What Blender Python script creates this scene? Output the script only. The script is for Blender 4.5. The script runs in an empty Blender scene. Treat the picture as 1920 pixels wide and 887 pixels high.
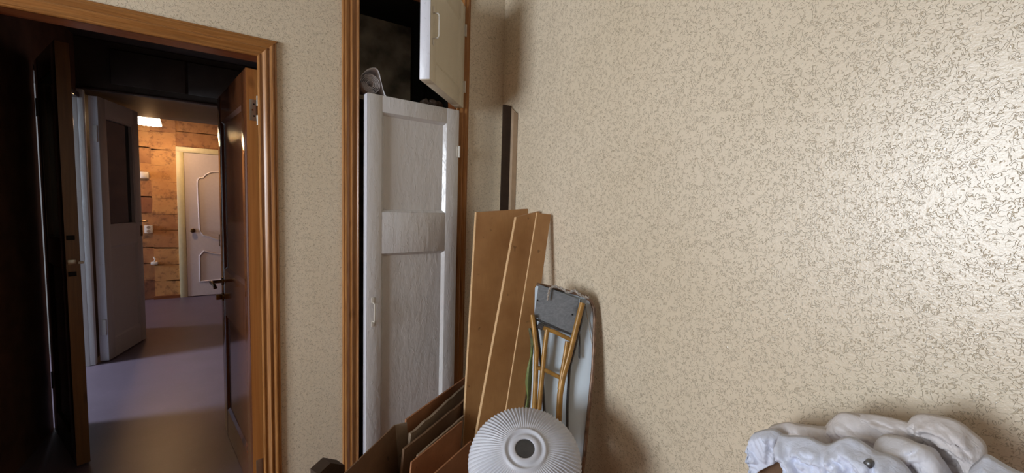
import bpy, bmesh, math, random
from mathutils import Vector, Matrix
from mathutils import noise as mn
random.seed(7)
S = bpy.context.scene
C = S.collection

# ------------------------------------------------------------------ camera
EYE = Vector((0, 0, 1.39))
pitch, roll, yaw = math.radians(4.27), math.radians(1.727), math.radians(33.25)
fw = Vector((math.sin(yaw)*math.cos(pitch), math.cos(yaw)*math.cos(pitch), -math.sin(pitch)))
rt = Vector((math.cos(yaw), -math.sin(yaw), 0)); up = rt.cross(fw)
r2 = rt*math.cos(roll)+up*math.sin(roll); u2 = up*math.cos(roll)-rt*math.sin(roll)
cam = bpy.data.cameras.new('camera'); co = bpy.data.objects.new('camera', cam); C.objects.link(co)
m = Matrix((r2, u2, -fw)).transposed().to_4x4(); m.translation = EYE
co.matrix_world = m
cam.sensor_width = 36; cam.lens = 745.6/1920*36; cam.clip_start = 0.02
S.camera = co

# ------------------------------------------------------------------ world, lights, exposure
S.view_settings.view_transform = 'Standard'; S.view_settings.look = 'None'
S.view_settings.gamma = 1; S.view_settings.use_curve_mapping = False
S.view_settings.exposure = 0.0
w = bpy.data.worlds.new('world'); S.world = w; w.use_nodes = True
w.node_tree.nodes['Background'].inputs[0].default_value = (0.75, 0.85, 1, 1)
w.node_tree.nodes['Background'].inputs[1].default_value = 0.02

def area(name, loc, direction, sx, sy, power, col):
    l = bpy.data.lights.new(name, 'AREA'); l.shape = 'RECTANGLE'; l.size = sx; l.size_y = sy
    l.energy = power; l.color = col
    o = bpy.data.objects.new(name, l); C.objects.link(o); o.location = loc
    o.rotation_euler = Vector(direction).to_track_quat('-Z', 'Y').to_euler()
    return o
area('room_daylight', (-3.70, 0.50, 1.62), (1, 0, 0), 1.25, 1.45, 164, (0.86, 0.93, 1.0))
area('side_room_daylight', (-5.0, 4.25, 1.60), (1, 0, -0.1), 0.8, 1.1, 560, (0.66, 0.80, 1.0))
area('kitchen_daylight', (-5.0, 6.5, 1.60), (1, 0, -0.1), 0.8, 1.1, 170, (0.70, 0.76, 1.0))

# ------------------------------------------------------------------ mesh helpers
def new_obj(name, verts, faces, mat, parent=None, smooth=False, kind=None):
    me = bpy.data.meshes.new(name); me.from_pydata([tuple(v) for v in verts], [], faces); me.update()
    bm = bmesh.new(); bm.from_mesh(me); bmesh.ops.recalc_face_normals(bm, faces=bm.faces); bm.to_mesh(me); bm.free()
    if smooth:
        for p in me.polygons: p.use_smooth = True
    o = bpy.data.objects.new(name, me); C.objects.link(o)
    if mat: me.materials.append(mat)
    if parent: o.parent = parent
    if kind: o['kind'] = kind
    return o
class MB:
    def __init__(s): s.v = []; s.f = []
    def add(s, vs, fs):
        n = len(s.v); s.v += [Vector(q) for q in vs]; s.f += [tuple(i+n for i in f) for f in fs]; return s
    def box(s, a, b, ch=0.0):
        x0, y0, z0 = [min(p, q) for p, q in zip(a, b)]; x1, y1, z1 = [max(p, q) for p, q in zip(a, b)]
        if ch <= 0:
            return s.add([(x0,y0,z0),(x1,y0,z0),(x1,y1,z0),(x0,y1,z0),(x0,y0,z1),(x1,y0,z1),(x1,y1,z1),(x0,y1,z1)],
                  [(0,3,2,1),(4,5,6,7),(0,1,5,4),(1,2,6,5),(2,3,7,6),(3,0,4,7)])
        bm = bmesh.new(); bmesh.ops.create_cube(bm, size=1)
        for v in bm.verts: v.co = Vector(((x0+x1)/2+v.co.x*(x1-x0), (y0+y1)/2+v.co.y*(y1-y0), (z0+z1)/2+v.co.z*(z1-z0)))
        bmesh.ops.bevel(bm, geom=bm.edges[:], offset=ch, segments=2, affect='EDGES', profile=0.5)
        bm.verts.index_update()
        s.add([v.co.copy() for v in bm.verts], [tuple(v.index for v in f.verts) for f in bm.faces]); bm.free(); return s
    def tube(s, pts, r, n=10, cap=True):
        pts = [Vector(p) for p in pts]; rings = []
        rr = r if isinstance(r, (list, tuple)) else [r]*len(pts)
        t0 = (pts[1]-pts[0]).normalized(); ref = Vector((0, 0, 1)) if abs(t0.z) < 0.9 else Vector((1, 0, 0))
        a = t0.cross(ref).normalized()
        for i, p in enumerate(pts):
            if i == 0: t = pts[1]-pts[0]
            elif i == len(pts)-1: t = pts[-1]-pts[-2]
            else: t = (pts[i+1]-p).normalized()+(p-pts[i-1]).normalized()
            t = t.normalized(); a = (a-t*a.dot(t)).normalized(); b = t.cross(a)
            rings.append([p+(a*math.cos(2*math.pi*k/n)+b*math.sin(2*math.pi*k/n))*rr[i] for k in range(n)])
        vs = [q for r_ in rings for q in r_]; fs = []
        for i in range(len(rings)-1):
            for k in range(n):
                fs.append((i*n+k, i*n+(k+1) % n, (i+1)*n+(k+1) % n, (i+1)*n+k))
        if cap: fs += [tuple(range(n))[::-1], tuple((len(rings)-1)*n+k for k in range(n))]
        return s.add(vs, fs)
    def slab(s, poly, off):      # polygon given an offset vector: a thick sheet
        n = len(poly); off = Vector(off); P = [Vector(p) for p in poly]
        vs = P+[p+off for p in P]
        return s.add(vs, [tuple(range(n)), tuple(range(2*n-1, n-1, -1))]+[(i, (i+1) % n, n+(i+1) % n, n+i) for i in range(n)])
    def disc(s, c, axis, r, t, n=20):
        c = Vector(c); ax = Vector(axis).normalized()
        return s.tube([c, c+ax*t], r, n)
    def build(s, name, mat, parent=None, smooth=False, kind=None):
        return new_obj(name, s.v, s.f, mat, parent, smooth, kind)
def soft(o, ang=40):
    for p in o.data.polygons: p.use_smooth = True
    try: o.data.set_sharp_from_angle(angle=math.radians(ang))
    except Exception: pass
    return o
def empty(name, loc=(0, 0, 0), rz=0.0):
    o = bpy.data.objects.new(name, None); C.objects.link(o); o.location = loc; o.rotation_euler = (0, 0, rz)
    o.empty_display_size = 0.1; return o
def tag(o, label=None, cat=None, group=None, kind=None):
    if label: o['label'] = label
    if cat: o['category'] = cat
    if group: o['group'] = group
    if kind: o['kind'] = kind
    return o

# ------------------------------------------------------------------ material helpers
def srgb(r, g, b):
    f = lambda c: ((c/255+0.055)/1.055)**2.4 if c/255 > 0.04045 else c/255/12.92
    return (f(r), f(g), f(b), 1)
class NT:
    def __init__(s, name):
        s.m = bpy.data.materials.new(name); s.m.use_nodes = True; s.t = s.m.node_tree
        s.b = s.t.nodes['Principled BSDF']; s.tc = s.t.nodes.new('ShaderNodeTexCoord')
    def n(s, typ, **kw):
        o = s.t.nodes.new(typ)
        for k, v in kw.items(): setattr(o, k, v)
        return o
    def l(s, a, b): s.t.links.new(a, b)
    def coord(s, scale=(1, 1, 1), rot=(0, 0, 0)):
        mp = s.n('ShaderNodeMapping'); mp.inputs['Scale'].default_value = scale; mp.inputs['Rotation'].default_value = rot
        s.l(s.tc.outputs['Object'], mp.inputs['Vector']); return mp.outputs[0]
    def noise(s, vec, scale, detail=3, rough=0.5, dist=0.0):
        o = s.n('ShaderNodeTexNoise'); o.inputs['Scale'].default_value = scale; o.inputs['Detail'].default_value = detail
        o.inputs['Roughness'].default_value = rough; o.inputs['Distortion'].default_value = dist
        s.l(vec, o.inputs['Vector']); return o.outputs[0]
    def math(s, op, a, b=None, clamp=False):
        o = s.n('ShaderNodeMath', operation=op, use_clamp=clamp)
        for i, x in enumerate((a, b)):
            if x is None: continue
            if isinstance(x, (int, float)): o.inputs[i].default_value = x
            else: s.l(x, o.inputs[i])
        return o.outputs[0]
    def ramp(s, fac, stops, interp='LINEAR'):
        o = s.n('ShaderNodeValToRGB'); r = o.color_ramp; r.interpolation = interp
        while len(r.elements) < len(stops): r.elements.new(0.5)
        for e, (p, c) in zip(r.elements, stops): e.position = p; e.color = c if isinstance(c, tuple) else (c, c, c, 1)
        s.l(fac, o.inputs[0]); return o.outputs[0]
    def mix(s, fac, a, b, mode='MIX'):
        o = s.n('ShaderNodeMix', data_type='RGBA', blend_type=mode)
        for i, x in ((0, fac), (6, a), (7, b)):
            if isinstance(x, (int, float)): o.inputs[i].default_value = x
            elif isinstance(x, tuple): o.inputs[i].default_value = x
            else: s.l(x, o.inputs[i])
        return o.outputs[2]
    def bump(s, h, strength, dist=0.01, prev=None):
        o = s.n('ShaderNodeBump'); o.inputs['Strength'].default_value = strength; o.inputs['Distance'].default_value = dist
        s.l(h, o.inputs['Height'])
        if prev: s.l(prev, o.inputs['Normal'])
        return o.outputs[0]
    def set(s, color=None, rough=None, metal=None, normal=None, spec=None):
        for k, v in (('Base Color', color), ('Roughness', rough), ('Metallic', metal), ('Normal', normal), ('Specular IOR Level', spec)):
            if v is None: continue
            if isinstance(v, (int, float, tuple)): s.b.inputs[k].default_value = v
            else: s.l(v, s.b.inputs[k])
        return s.m

def plain(name, col, rough=0.5, metal=0.0, var=0.08, scale=30, bump=0.0):
    t = NT(name); nz = t.noise(t.coord(), scale, 4)
    d = tuple(c*(1-var*2) for c in col[:3])+(1,); h = tuple(min(1, c*(1+var)) for c in col[:3])+(1,)
    c = t.ramp(nz, [(0.3, d), (0.7, h)])
    return t.set(c, rough, metal, t.bump(nz, bump, 0.004) if bump else None)

def wallpaper():
    t = NT('vermicelli_wallpaper'); v = t.coord()
    n1 = t.noise(v, 92, 1.0, 0.4, 1.1)
    line = t.math('ABSOLUTE', t.math('SUBTRACT', n1, 0.5))
    worm = t.ramp(line, [(0.0, 1.0), (0.014, 0.9), (0.030, 0.0)])
    gate = t.ramp(t.noise(v, 75, 1.0, 0.4), [(0.40, 0.0), (0.47, 1.0)])
    worm = t.math('MULTIPLY', worm, gate)
    fine = t.noise(v, 380, 2, 0.6)
    mid = t.noise(v, 150, 2, 0.6)
    big = t.noise(v, 1.6, 2, 0.5)
    base = t.mix(t.ramp(big, [(0.35, 0.0), (0.65, 1.0)]), srgb(219, 204, 179), srgb(225, 211, 188))
    base = t.mix(t.ramp(fine, [(0.35, 0.0), (0.7, 0.3)]), base, srgb(202, 187, 161))
    col = t.mix(t.math('MULTIPLY', worm, 0.45), base, srgb(150, 134, 106))
    ro = t.math('SUBTRACT', 0.36, t.math('MULTIPLY', worm, 0.20))
    sp = t.ramp(worm, [(0, 0.8), (1, 1.0)])
    nb = t.bump(worm, 1.0, 0.0008)
    nb = t.bump(mid, 0.8, 0.0007, nb)
    nb = t.bump(fine, 0.8, 0.00018, nb)
    t.b.inputs['IOR'].default_value = 1.62
    return t.set(col, ro, 0, nb, sp)

def wood(name, light, dark, axis='Z', rough=0.25, density=55, bump=0.05):
    t = NT(name)
    sc = {'X': (0.035, 1, 1), 'Y': (1, 0.035, 1), 'Z': (1, 1, 0.035)}[axis]
    v = t.coord(sc)
    a = t.noise(v, density, 4, 0.6, 0.6); b = t.noise(v, density*4, 3, 0.6)
    c = t.ramp(a, [(0.30, dark), (0.48, light), (0.62, tuple((x+y)/2 for x, y in zip(light, dark))), (0.72, light)])
    c = t.mix(t.ramp(b, [(0.4, 0.0), (0.62, 0.5)]), c, dark)
    k = t.noise(t.coord({'X': (0.5, 1, 1), 'Y': (1, 0.5, 1), 'Z': (1, 1, 0.5)}[axis]), 9, 1, 0.4)
    c = t.mix(t.ramp(k, [(0.70, 0.0), (0.76, 0.7)]), c, tuple(x*0.35 for x in dark[:3])+(1,))
    return t.set(c, rough, 0, t.bump(b, bump, 0.002))

def old_paint(name, col, rough=0.3, bump=0.5, dirt=0.25, vscale=0.35):
    t = NT(name); v = t.coord((1, 1, vscale))
    lump = t.noise(v, 28, 3, 0.55, 0.4); drip = t.noise(v, 75, 2, 0.5, 0.8)
    dr = t.ramp(drip, [(0.60, 0.0), (0.68, 1.0)])
    st = t.ramp(t.noise(t.coord(), 55, 4, 0.7), [(0.60, 0.0), (0.72, 1.0)])
    c = t.mix(t.math('MULTIPLY', st, dirt), col, tuple(x*0.55 for x in col[:3])+(1,))
    c = t.mix(t.ramp(lump, [(0.3, 0.25), (0.7, 0.0)]), c, tuple(x*0.85 for x in col[:3])+(1,))
    nb = t.bump(lump, bump, 0.004); nb = t.bump(dr, bump*0.5, 0.0015, nb)
    return t.set(c, rough, 0, nb)

def glass_dark(name):
    t = NT(name); return t.set(plainc(t, (0.012, 0.014, 0.014, 1)), 0.08, 0, None, 0.6)
def plainc(t, col):
    nz = t.noise(t.coord(), 6, 2)
    return t.ramp(nz, [(0.3, tuple(c*0.8 for c in col[:3])+(1,)), (0.7, tuple(c*1.2 for c in col[:3])+(1,))])

M = {}
M['paper'] = wallpaper()
M['trimz'] = wood('varnished_pine_upright', srgb(180, 128, 76), srgb(128, 80, 38), 'Z', 0.28)
M['trimx'] = wood('varnished_pine_level', srgb(166, 114, 62), srgb(116, 72, 32), 'X', 0.32)
M['jamb'] = wood('jamb_wood', srgb(150, 90, 50), srgb(96, 52, 26), 'X', 0.35)
M['leaf_edge'] = wood('leaf_edge_pine', srgb(188, 132, 72), srgb(160, 104, 52), 'Z', 0.35, 20)
M['leaf_face'] = wood('leaf_brown_varnish', srgb(112, 66, 38), srgb(78, 42, 24), 'Z', 0.12, 30, 0.02)
M['dark_leaf'] = wood('dark_brown_varnish', srgb(62, 38, 26), srgb(40, 24, 18), 'Z', 0.16, 30, 0.02)
M['dark_edge'] = wood('dark_leaf_edge', srgb(120, 84, 44), srgb(92, 62, 32), 'Z', 0.4, 20)
M['white_paint'] = old_paint('lumpy_white_gloss_paint', srgb(204, 202, 202), 0.17, 0.8, 0.14)
M['cream_paint'] = old_paint('old_cream_paint', srgb(205, 196, 176), 0.35, 0.35, 0.3)
M['edge_paint'] = old_paint('chipped_white_edge', srgb(214, 216, 226), 0.35, 0.4, 0.7)
M['hall_paint'] = old_paint('hall_door_paint', srgb(176, 172, 164), 0.35, 0.25, 0.2)
M['frame_paint'] = old_paint('hall_frame_paint', srgb(205, 205, 205), 0.4, 0.4, 0.4)
M['far_door'] = plain('far_door_white', srgb(214, 204, 200), 0.35, 0, 0.02)
M['far_casing'] = plain('far_casing_cream', srgb(214, 204, 160), 0.4, 0, 0.03)
M['glass'] = glass_dark('dark_glass')
M['steel'] = plain('grey_steel', srgb(170, 168, 160), 0.3, 0.9, 0.05)
M['brass'] = plain('aged_brass', srgb(120, 90, 50), 0.3, 0.9, 0.15)
M['painted_metal'] = plain('white_painted_metal', srgb(205, 200, 190), 0.3, 0, 0.05)
M['black'] = plain('hole_black', (0.004, 0.004, 0.004, 1), 0.8)
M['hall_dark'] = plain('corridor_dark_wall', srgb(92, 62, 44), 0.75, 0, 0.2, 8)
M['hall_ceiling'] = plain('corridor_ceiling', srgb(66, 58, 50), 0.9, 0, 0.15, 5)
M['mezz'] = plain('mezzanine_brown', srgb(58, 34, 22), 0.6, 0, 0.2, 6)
M['closet_in'] = plain('closet_stained_plaster', srgb(168, 158, 142), 0.9, 0, 0.35, 7)
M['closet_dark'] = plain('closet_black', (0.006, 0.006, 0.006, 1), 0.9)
M['plaster'] = plain('room_plaster', srgb(188, 180, 164), 0.9, 0, 0.03, 4)
M['plastic'] = plain('white_plastic', srgb(226, 218, 205), 0.35, 0, 0.02)
M['roll'] = plain('rolled_paper', srgb(222, 218, 222), 0.6, 0, 0.05, 60)
M['far_wall'] = plain('tan_wallpaper', srgb(172, 148, 116), 0.8, 0, 0.06, 30)
M['side_room'] = plain('side_room_plaster', srgb(120, 116, 110), 0.9, 0, 0.05, 4)

def floor_mat(name, col, rough):
    t = NT(name); v = t.coord(); a = t.noise(v, 3, 4, 0.6); b = t.noise(v, 40, 4, 0.7)
    c = t.mix(t.ramp(a, [(0.3, 0.0), (0.7, 1.0)]), tuple(x*0.82 for x in col[:3])+(1,), col)
    c = t.mix(t.ramp(b, [(0.58, 0.0), (0.75, 0.35)]), c, tuple(min(1, x*1.6) for x in col[:3])+(1,))
    return t.set(c, rough, 0, t.bump(b, 0.1, 0.002))
M['floor'] = floor_mat('room_floor', srgb(138, 82, 42), 0.4)
M['hall_floor'] = floor_mat('hall_linoleum', srgb(98, 84, 94), 0.38)

def cardboard(name, light, dark, ax=(1, 1, 1), rough=0.7):
    t = NT(name); a = t.noise(t.coord(), 5, 3, 0.6); b = t.noise(t.coord(ax), 120, 3, 0.6)
    c = t.mix(t.ramp(a, [(0.3, 0.0), (0.7, 1.0)]), dark, light)
    c = t.mix(t.ramp(b, [(0.45, 0.0), (0.7, 0.3)]), c, dark)
    s_ = t.ramp(t.noise(t.coord(), 26, 2, 0.5), [(0.70, 0.0), (0.76, 0.6)])
    c = t.mix(s_, c, tuple(x*0.35 for x in dark[:3])+(1,))
    return t.set(c, rough, 0, t.bump(b, 0.12, 0.002))
M['board'] = cardboard('fibreboard_tan', srgb(184, 138, 88), srgb(156, 110, 66), (1, 1, 0.06), 0.45)
M['board_edge'] = plain('fibreboard_edge', srgb(222, 184, 138), 0.7, 0, 0.06, 80)
M['carton'] = cardboard('carton_brown', srgb(176, 122, 84), srgb(140, 94, 62))
M['carton_dark'] = cardboard('carton_dark', srgb(124, 94, 68), srgb(98, 72, 52))
M['carton_grey'] = cardboard('carton_grey', srgb(160, 140, 118), srgb(128, 110, 92))
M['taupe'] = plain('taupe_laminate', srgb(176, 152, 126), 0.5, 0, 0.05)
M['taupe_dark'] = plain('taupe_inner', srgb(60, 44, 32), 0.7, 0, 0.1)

# ------------------------------------------------------------------ room shell
D, W = 2.0, 1.22
AX0, AX1, AZ = -0.80, 0.028, 1.975          # main doorway
CX0, CX1, CZ = 0.430, 0.924, 2.445          # closet opening
RX0, RY0, RH = -3.60, -4.4, 2.75
def struct(name, mb, mat, label=None, cat='wall'):
    o = mb.build(name, mat); o['kind'] = 'structure'
    if label: o['label'] = label; o['category'] = cat
    return o
b = MB(); T = 0.10
b.box((RX0, D, 0), (AX0-0.012, D+T, RH)); b.box((AX0-0.012, D, AZ+0.012), (AX1+0.012, D+T, RH)); b.box((AX1+0.012, D, 0), (CX0-0.012, D+T, RH))
b.box((CX0-0.012, D, CZ+0.012), (CX1+0.012, D+T, RH)); b.box((CX1+0.012, D, 0), (W+0.0, D+T, RH))
struct('wall_back', b, M['paper'], 'cream vermicelli wallpapered wall holding the dark doorway and the white closet')
b = MB()                                    # right wall: two wallpaper strips meeting at an overlapped seam
b.box((W, 0.578, 0), (W+0.1, D+T, RH)); b.box((W-0.0012, RY0, 0), (W+0.1, 0.580, RH))
struct('wall_right', b, M['paper'], 'glossy cream wallpapered wall behind the boards and the clothes heap')
b = MB(); b.box((RX0-0.1, RY0, 0), (RX0, -0.20, RH)); b.box((RX0-0.1, 1.20, 0), (RX0, D+T, RH)); b.box((RX0-0.1, -0.20, 0), (RX0, 1.20, 0.85)); b.box((RX0-0.1, -0.20, 2.38), (RX0, 1.20, RH))
struct('wall_left', b, M['far_wall'], 'wallpapered wall with the window, outside the picture on the left')
struct('wall_front', MB().box((RX0-0.1, RY0-0.1, 0), (W+0.1, RY0, RH)), M['far_wall'], 'wallpapered wall behind the camera')
struct('floor', MB().box((RX0-0.1, RY0-0.1, -0.1), (W+0.1, D+0.02, 0)), M['floor'], 'brown floor of the wallpapered room', 'floor')
struct('ceiling', MB().box((RX0-0.1, RY0-0.1, RH), (W+0.1, D+T, RH+0.1)), M['plaster'], 'pale ceiling of the wallpapered room', 'ceiling')
b = MB()                                    # window frame in the left wall
for y0, y1 in ((-0.20, -0.14), (1.14, 1.20), (0.47, 0.53)): b.box((RX0-0.08, y0, 0.85), (RX0-0.03, y1, 2.38), 0.004)
for z0, z1 in ((0.85, 0.91), (2.32, 2.38)): b.box((RX0-0.08, -0.20, z0), (RX0-0.03, 1.20, z1), 0.004)
struct('window_1', b, M['far_door'], 'white window frame in the wall outside the picture on the left', 'window')

# ---- moulded casings
PROF = [(0, 0), (0, 0.010), (0.003, 0.014), (0.008, 0.015), (0.012, 0.0115), (0.016, 0.010), (0.024, 0.0125), (0.030, 0.0175), (0.034, 0.019), (0.038, 0.0175), (0.040, 0.013),
        (0.043, 0.012), (0.050, 0.016), (0.058, 0.018), (0.063, 0.0165), (0.065, 0.012), (0.069, 0.0135), (0.073, 0.012), (0.075, 0.008), (0.076, 0)]
def casing(name, P0, P1, out, d0, d1, mat, parent, y=D, wid=1.0):
    # sweep the moulding from P0 to P1 (x,z); out = outward direction; d0,d1 = mitre shift along path per unit width
    vs = []; n = len(PROF); P0 = Vector(P0); P1 = Vector(P1); o = Vector(out); t = (P1-P0).normalized()
    for P, d in ((P0, d0), (P1, d1)):
        for u, h in PROF:
            q = P+o*(u*wid)+t*(d*u*wid); vs.append((q.x, y-h, q.y))
    fs = [(i, i+1, n+i+1, n+i) for i in range(n-1)]+[tuple(range(n)), tuple(range(2*n-1, n-1, -1))]
    return soft(new_obj(name, vs, fs, mat, parent), 30)
t1 = tag(empty('trim_1', (0, 0, 0)), 'orange varnished pine casing around the dark doorway on the left', 'door casing', kind='structure')
casing('side_casing', (AX1, 0), (AX1, AZ), (1, 0), 0, 1, M['trimz'], t1, wid=0.92)
casing('side_casing', (AX0, AZ), (AX0, 0), (-1, 0), -1, 0, M['trimz'], t1, wid=0.92)
casing('head_casing', (AX0, AZ), (AX1, AZ), (0, 1), -1, 1, M['trimx'], t1, wid=1.02)
j = MB(); j.box((AX1, D-0.004, 0), (AX1+0.012, D+0.08, AZ+0.012)); j.box((AX0-0.012, D-0.004, 0), (AX0, D+0.08, AZ+0.012)); j.box((AX0, D-0.004, AZ), (AX1, D+0.08, AZ+0.012))
j.build('jamb', M['jamb'], t1)
t2 = tag(empty('trim_2', (0, 0, 0)), 'orange varnished pine casing around the white closet doors', 'door casing', kind='structure')
casing('side_casing', (CX1, 0), (CX1, CZ), (1, 0), 0, 1, M['trimz'], t2)
casing('side_casing', (CX0, CZ), (CX0, 0), (-1, 0), -1, 0, M['trimz'], t2)
casing('head_casing', (CX0, CZ), (CX1, CZ), (0, 1), -1, 1, M['trimx'], t2)
j = MB(); j.box((CX1, D-0.004, 0), (CX1+0.012, D+0.10, CZ+0.012)); j.box((CX0-0.012, D-0.004, 0), (CX0, D+0.10, CZ+0.012)); j.box((CX0, D-0.004, CZ), (CX1, D+0.10, CZ+0.012))
j.build('jamb', M['jamb'], t2)

# ---- closet interior
KY = 2.60
b = MB(); b.box((0.385, KY, 0), (0.90, KY+0.03, 2.52)); b.box((0.375, D+T, 0), (0.385, KY+0.03, 2.52))
struct('wall_closet_back', b, M['closet_in'], 'stained grey plaster at the back of the closet')
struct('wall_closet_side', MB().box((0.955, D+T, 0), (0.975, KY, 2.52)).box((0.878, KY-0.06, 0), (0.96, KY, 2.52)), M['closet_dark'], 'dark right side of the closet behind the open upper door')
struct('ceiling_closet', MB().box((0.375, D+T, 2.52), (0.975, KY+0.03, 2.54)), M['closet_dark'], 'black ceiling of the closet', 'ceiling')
struct('floor_closet', MB().box((0.385, D+0.02, -0.05), (0.955, KY, 0.0)), M['floor'], 'floor of the closet behind the closed white door', 'floor')
o = MB().box((0.387, D+0.052, 1.887), (0.953, KY-0.002, 1.907)).build('closet_shelf', M['closet_in'])
tag(o, 'grey shelf inside the closet carrying the rolled wallpaper', 'shelf')

# ---- panelled door builder (local: x 0..w from hinge, y 0 = front face .. t, z 0..h)
def panel_mesh(x0, x1, z0, z1, yf, depth, bev, t):
    # front recess ring + flat panel; back likewise
    v = []; f = []
    for (a, yy) in ((0, yf), (bev, yf+depth)):
        v += [(x0+a, yy, z0+a), (x1-a, yy, z0+a), (x1-a, yy, z1-a), (x0+a, yy, z1-a)]
    for i in range(4): f.append((i, (i+1) % 4, 4+(i+1) % 4, 4+i))
    f.append((4, 5, 6, 7)); n = len(v)
    for (a, yy) in ((0, yf+t), (bev, yf+t-depth)):
        v += [(x0+a, yy, z0+a), (x1-a, yy, z0+a), (x1-a, yy, z1-a), (x0+a, yy, z1-a)]
    for i in range(4): f.append((n+i, n+4+i, n+4+(i+1) % 4, n+(i+1) % 4))
    f.append((n+7, n+6, n+5, n+4))
    for i in range(4): f.append((i, n+i, n+(i+1) % 4, (i+1) % 4))
    return v, f
def u_handle(parent, x, z0, z1, y, sign=-1, mat=None):
    b = MB(); r = 0.0032; pr = 0.026*sign
    b.tube([(x, y, z0+0.012), (x, y+pr*0.8, z0+0.014), (x, y+pr, z0+0.022), (x, y+pr, z1-0.022), (x, y+pr*0.8, z1-0.014), (x, y, z1-0.012)], r, 8)
    h = soft(b.build('handle', mat or M['painted_metal'], parent))
    for zz in (z0, z1):
        d = 1 if zz == z1 else -1
        soft(MB().box((x-0.008, y-0.0015, zz-0.013), (x+0.008, y+0.0025, zz+0.013), 0.001).build('mounting_plate', mat or M['painted_metal'], h))
        soft(MB().disc((x, y-0.0018, zz+0.004*d), (0, 1, 0), 0.003, 0.002, 10).build('screw_hole', M['black'], h))

# lower closet door: hinged at right (CX1), ajar by a few degrees toward the room
def closet_door(name, zb, h, wdt, phi, panels, handle, label, hinges, sag=0.0, edge_mat=None, face=None, rec=(0.017, 0.013)):
    root = empty(name, (CX1-0.003, D-0.002, zb)); root.rotation_euler = (0, sag, math.pi+phi)
    # local +x runs from hinge to free edge, local -y is the back (closet side) after the half turn; so the front face is at local y = +t
    t = 0.046; face = face or M['white_paint']; e = 0.004
    xs = [0, 0.072, wdt-0.070, wdt]
    b = MB()
    b.box((xs[0]+e*0, 0, 0), (xs[1], t, h), 0.0025); b.box((xs[2], 0, 0), (xs[3]-0.0015, t, h), 0.0025)
    zs = panels
    prev = 0
    for (z0, z1) in zs:
        b.box((xs[1]-0.001, 0.0008, prev), (xs[2]+0.001, t-0.0008, z0), 0.002); prev = z1
    b.box((xs[1]-0.001, 0.0008, prev), (xs[2]+0.001, t-0.0008, h), 0.002)
    soft(b.build('frame', face, root))
    soft(MB().box((wdt-0.0015, 0.001, 0.002), (wdt+0.0006, t-0.001, h-0.002), 0.0006).build('edge', edge_mat or M['edge_paint'], root))
    for (z0, z1) in zs:
        v, f = panel_mesh(xs[1], xs[2], z0, z1, 0.001, *rec, t-0.002)
        new_obj('panel', v, f, face, root)
    z0, z1, hx = handle
    u_handle(root, wdt-hx, z0, z1, t, +1, M['painted_metal'])
    for hz in hinges:
        b = MB(); b.tube([(-0.002, t+0.004, hz-0.03), (-0.002, t+0.004, hz+0.03)], 0.0052, 10)
        b.box((-0.002, t-0.0005, hz-0.028), (0.012, t+0.0018, hz+0.028), 0.0005)
        soft(b.build('hinge', M['painted_metal'], root))
    tag(root, label, 'door', kind='structure')
    return root
closet_door('door_2', 0.012, 1.876, 0.480, math.radians(4.6), [(0.13, 1.135), (1.335, 1.80)], (0.80, 0.915, 0.030),
            'tall white closet door with two recessed panels, left slightly ajar', (0.25, 1.66))
closet_door('door_3', 1.908, 0.520, 0.480, math.radians(47), [(0.085, 0.43)], (0.163, 0.290, 0.030),
            'small upper closet door swung open above the tall white one', (0.11, 0.40), sag=0.0, face=M['cream_paint'], rec=(0.006, 0.016))

# ------------------------------------------------------------------ corridor and hall beyond the doorway
HX0, HX1, HE = -1.12, 0.26, 7.03
LX = -1.9
b = MB()
b.box((HX0-0.10, D+T, 0), (-1.0, 3.35, 2.6)); b.box((HX0-0.10, 3.35, 2.16), (HX0, 4.50, 2.6)); b.box((HX0-0.10, 4.50, 0), (HX0, 5.55, 2.6)); b.box((HX0-0.10, 5.55, 2.50), (HX0, HE, 2.6))
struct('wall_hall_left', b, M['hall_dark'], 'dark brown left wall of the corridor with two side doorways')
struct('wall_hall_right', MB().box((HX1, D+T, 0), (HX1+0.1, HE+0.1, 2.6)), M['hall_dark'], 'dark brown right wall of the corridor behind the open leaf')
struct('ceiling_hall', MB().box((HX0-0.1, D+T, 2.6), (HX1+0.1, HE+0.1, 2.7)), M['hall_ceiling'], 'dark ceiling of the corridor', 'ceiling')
struct('floor_hall', MB().box((-5.3, D+0.02, -0.1), (HX1+0.1, HE+0.1, 0.0)), M['hall_floor'], 'violet grey linoleum floor of the corridor lit in two bands', 'floor')
# side rooms that let the daylight in
b = MB(); b.box((-5.2, 2.9, 0), (HX0-0.1, 3.0, 2.6)); b.box((-5.2, 4.95, 0), (HX0-0.1, 5.05, 2.6)); b.box((-5.2, HE, 0), (-2.3, HE+0.1, 2.6)); b.box((-5.3, 2.9, 0), (-5.2, HE+0.1, 2.6)); b.box((-5.3, 2.9, 2.6), (HX0-0.1, HE+0.1, 2.7))
struct('wall_side_rooms', b, M['side_room'], 'pale walls of the side rooms off the corridor')
# mezzanine store above the passage
mz = tag(empty('mezzanine_store', (0, 4.5, 2.2)), 'dark brown storage box hung under the corridor ceiling beyond the doorway', 'storage')
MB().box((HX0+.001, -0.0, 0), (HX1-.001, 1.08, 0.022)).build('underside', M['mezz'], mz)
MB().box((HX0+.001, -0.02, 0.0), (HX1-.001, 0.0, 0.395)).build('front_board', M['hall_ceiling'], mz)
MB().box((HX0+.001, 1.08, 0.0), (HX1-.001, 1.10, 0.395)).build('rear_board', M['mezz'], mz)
for x0, x1 in ((-0.92, -0.46), (-0.44, 0.02)):
    soft(MB().box((x0, -0.034, 0.07), (x1, -0.02, 0.34), 0.004).build('hatch', M['hall_ceiling'], mz))
soft(MB().box((HX0+.001, -0.032, 0.0), (HX1-.001, -0.018, 0.018), 0.003).build('edge_strip', M['mezz'], mz))

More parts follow.
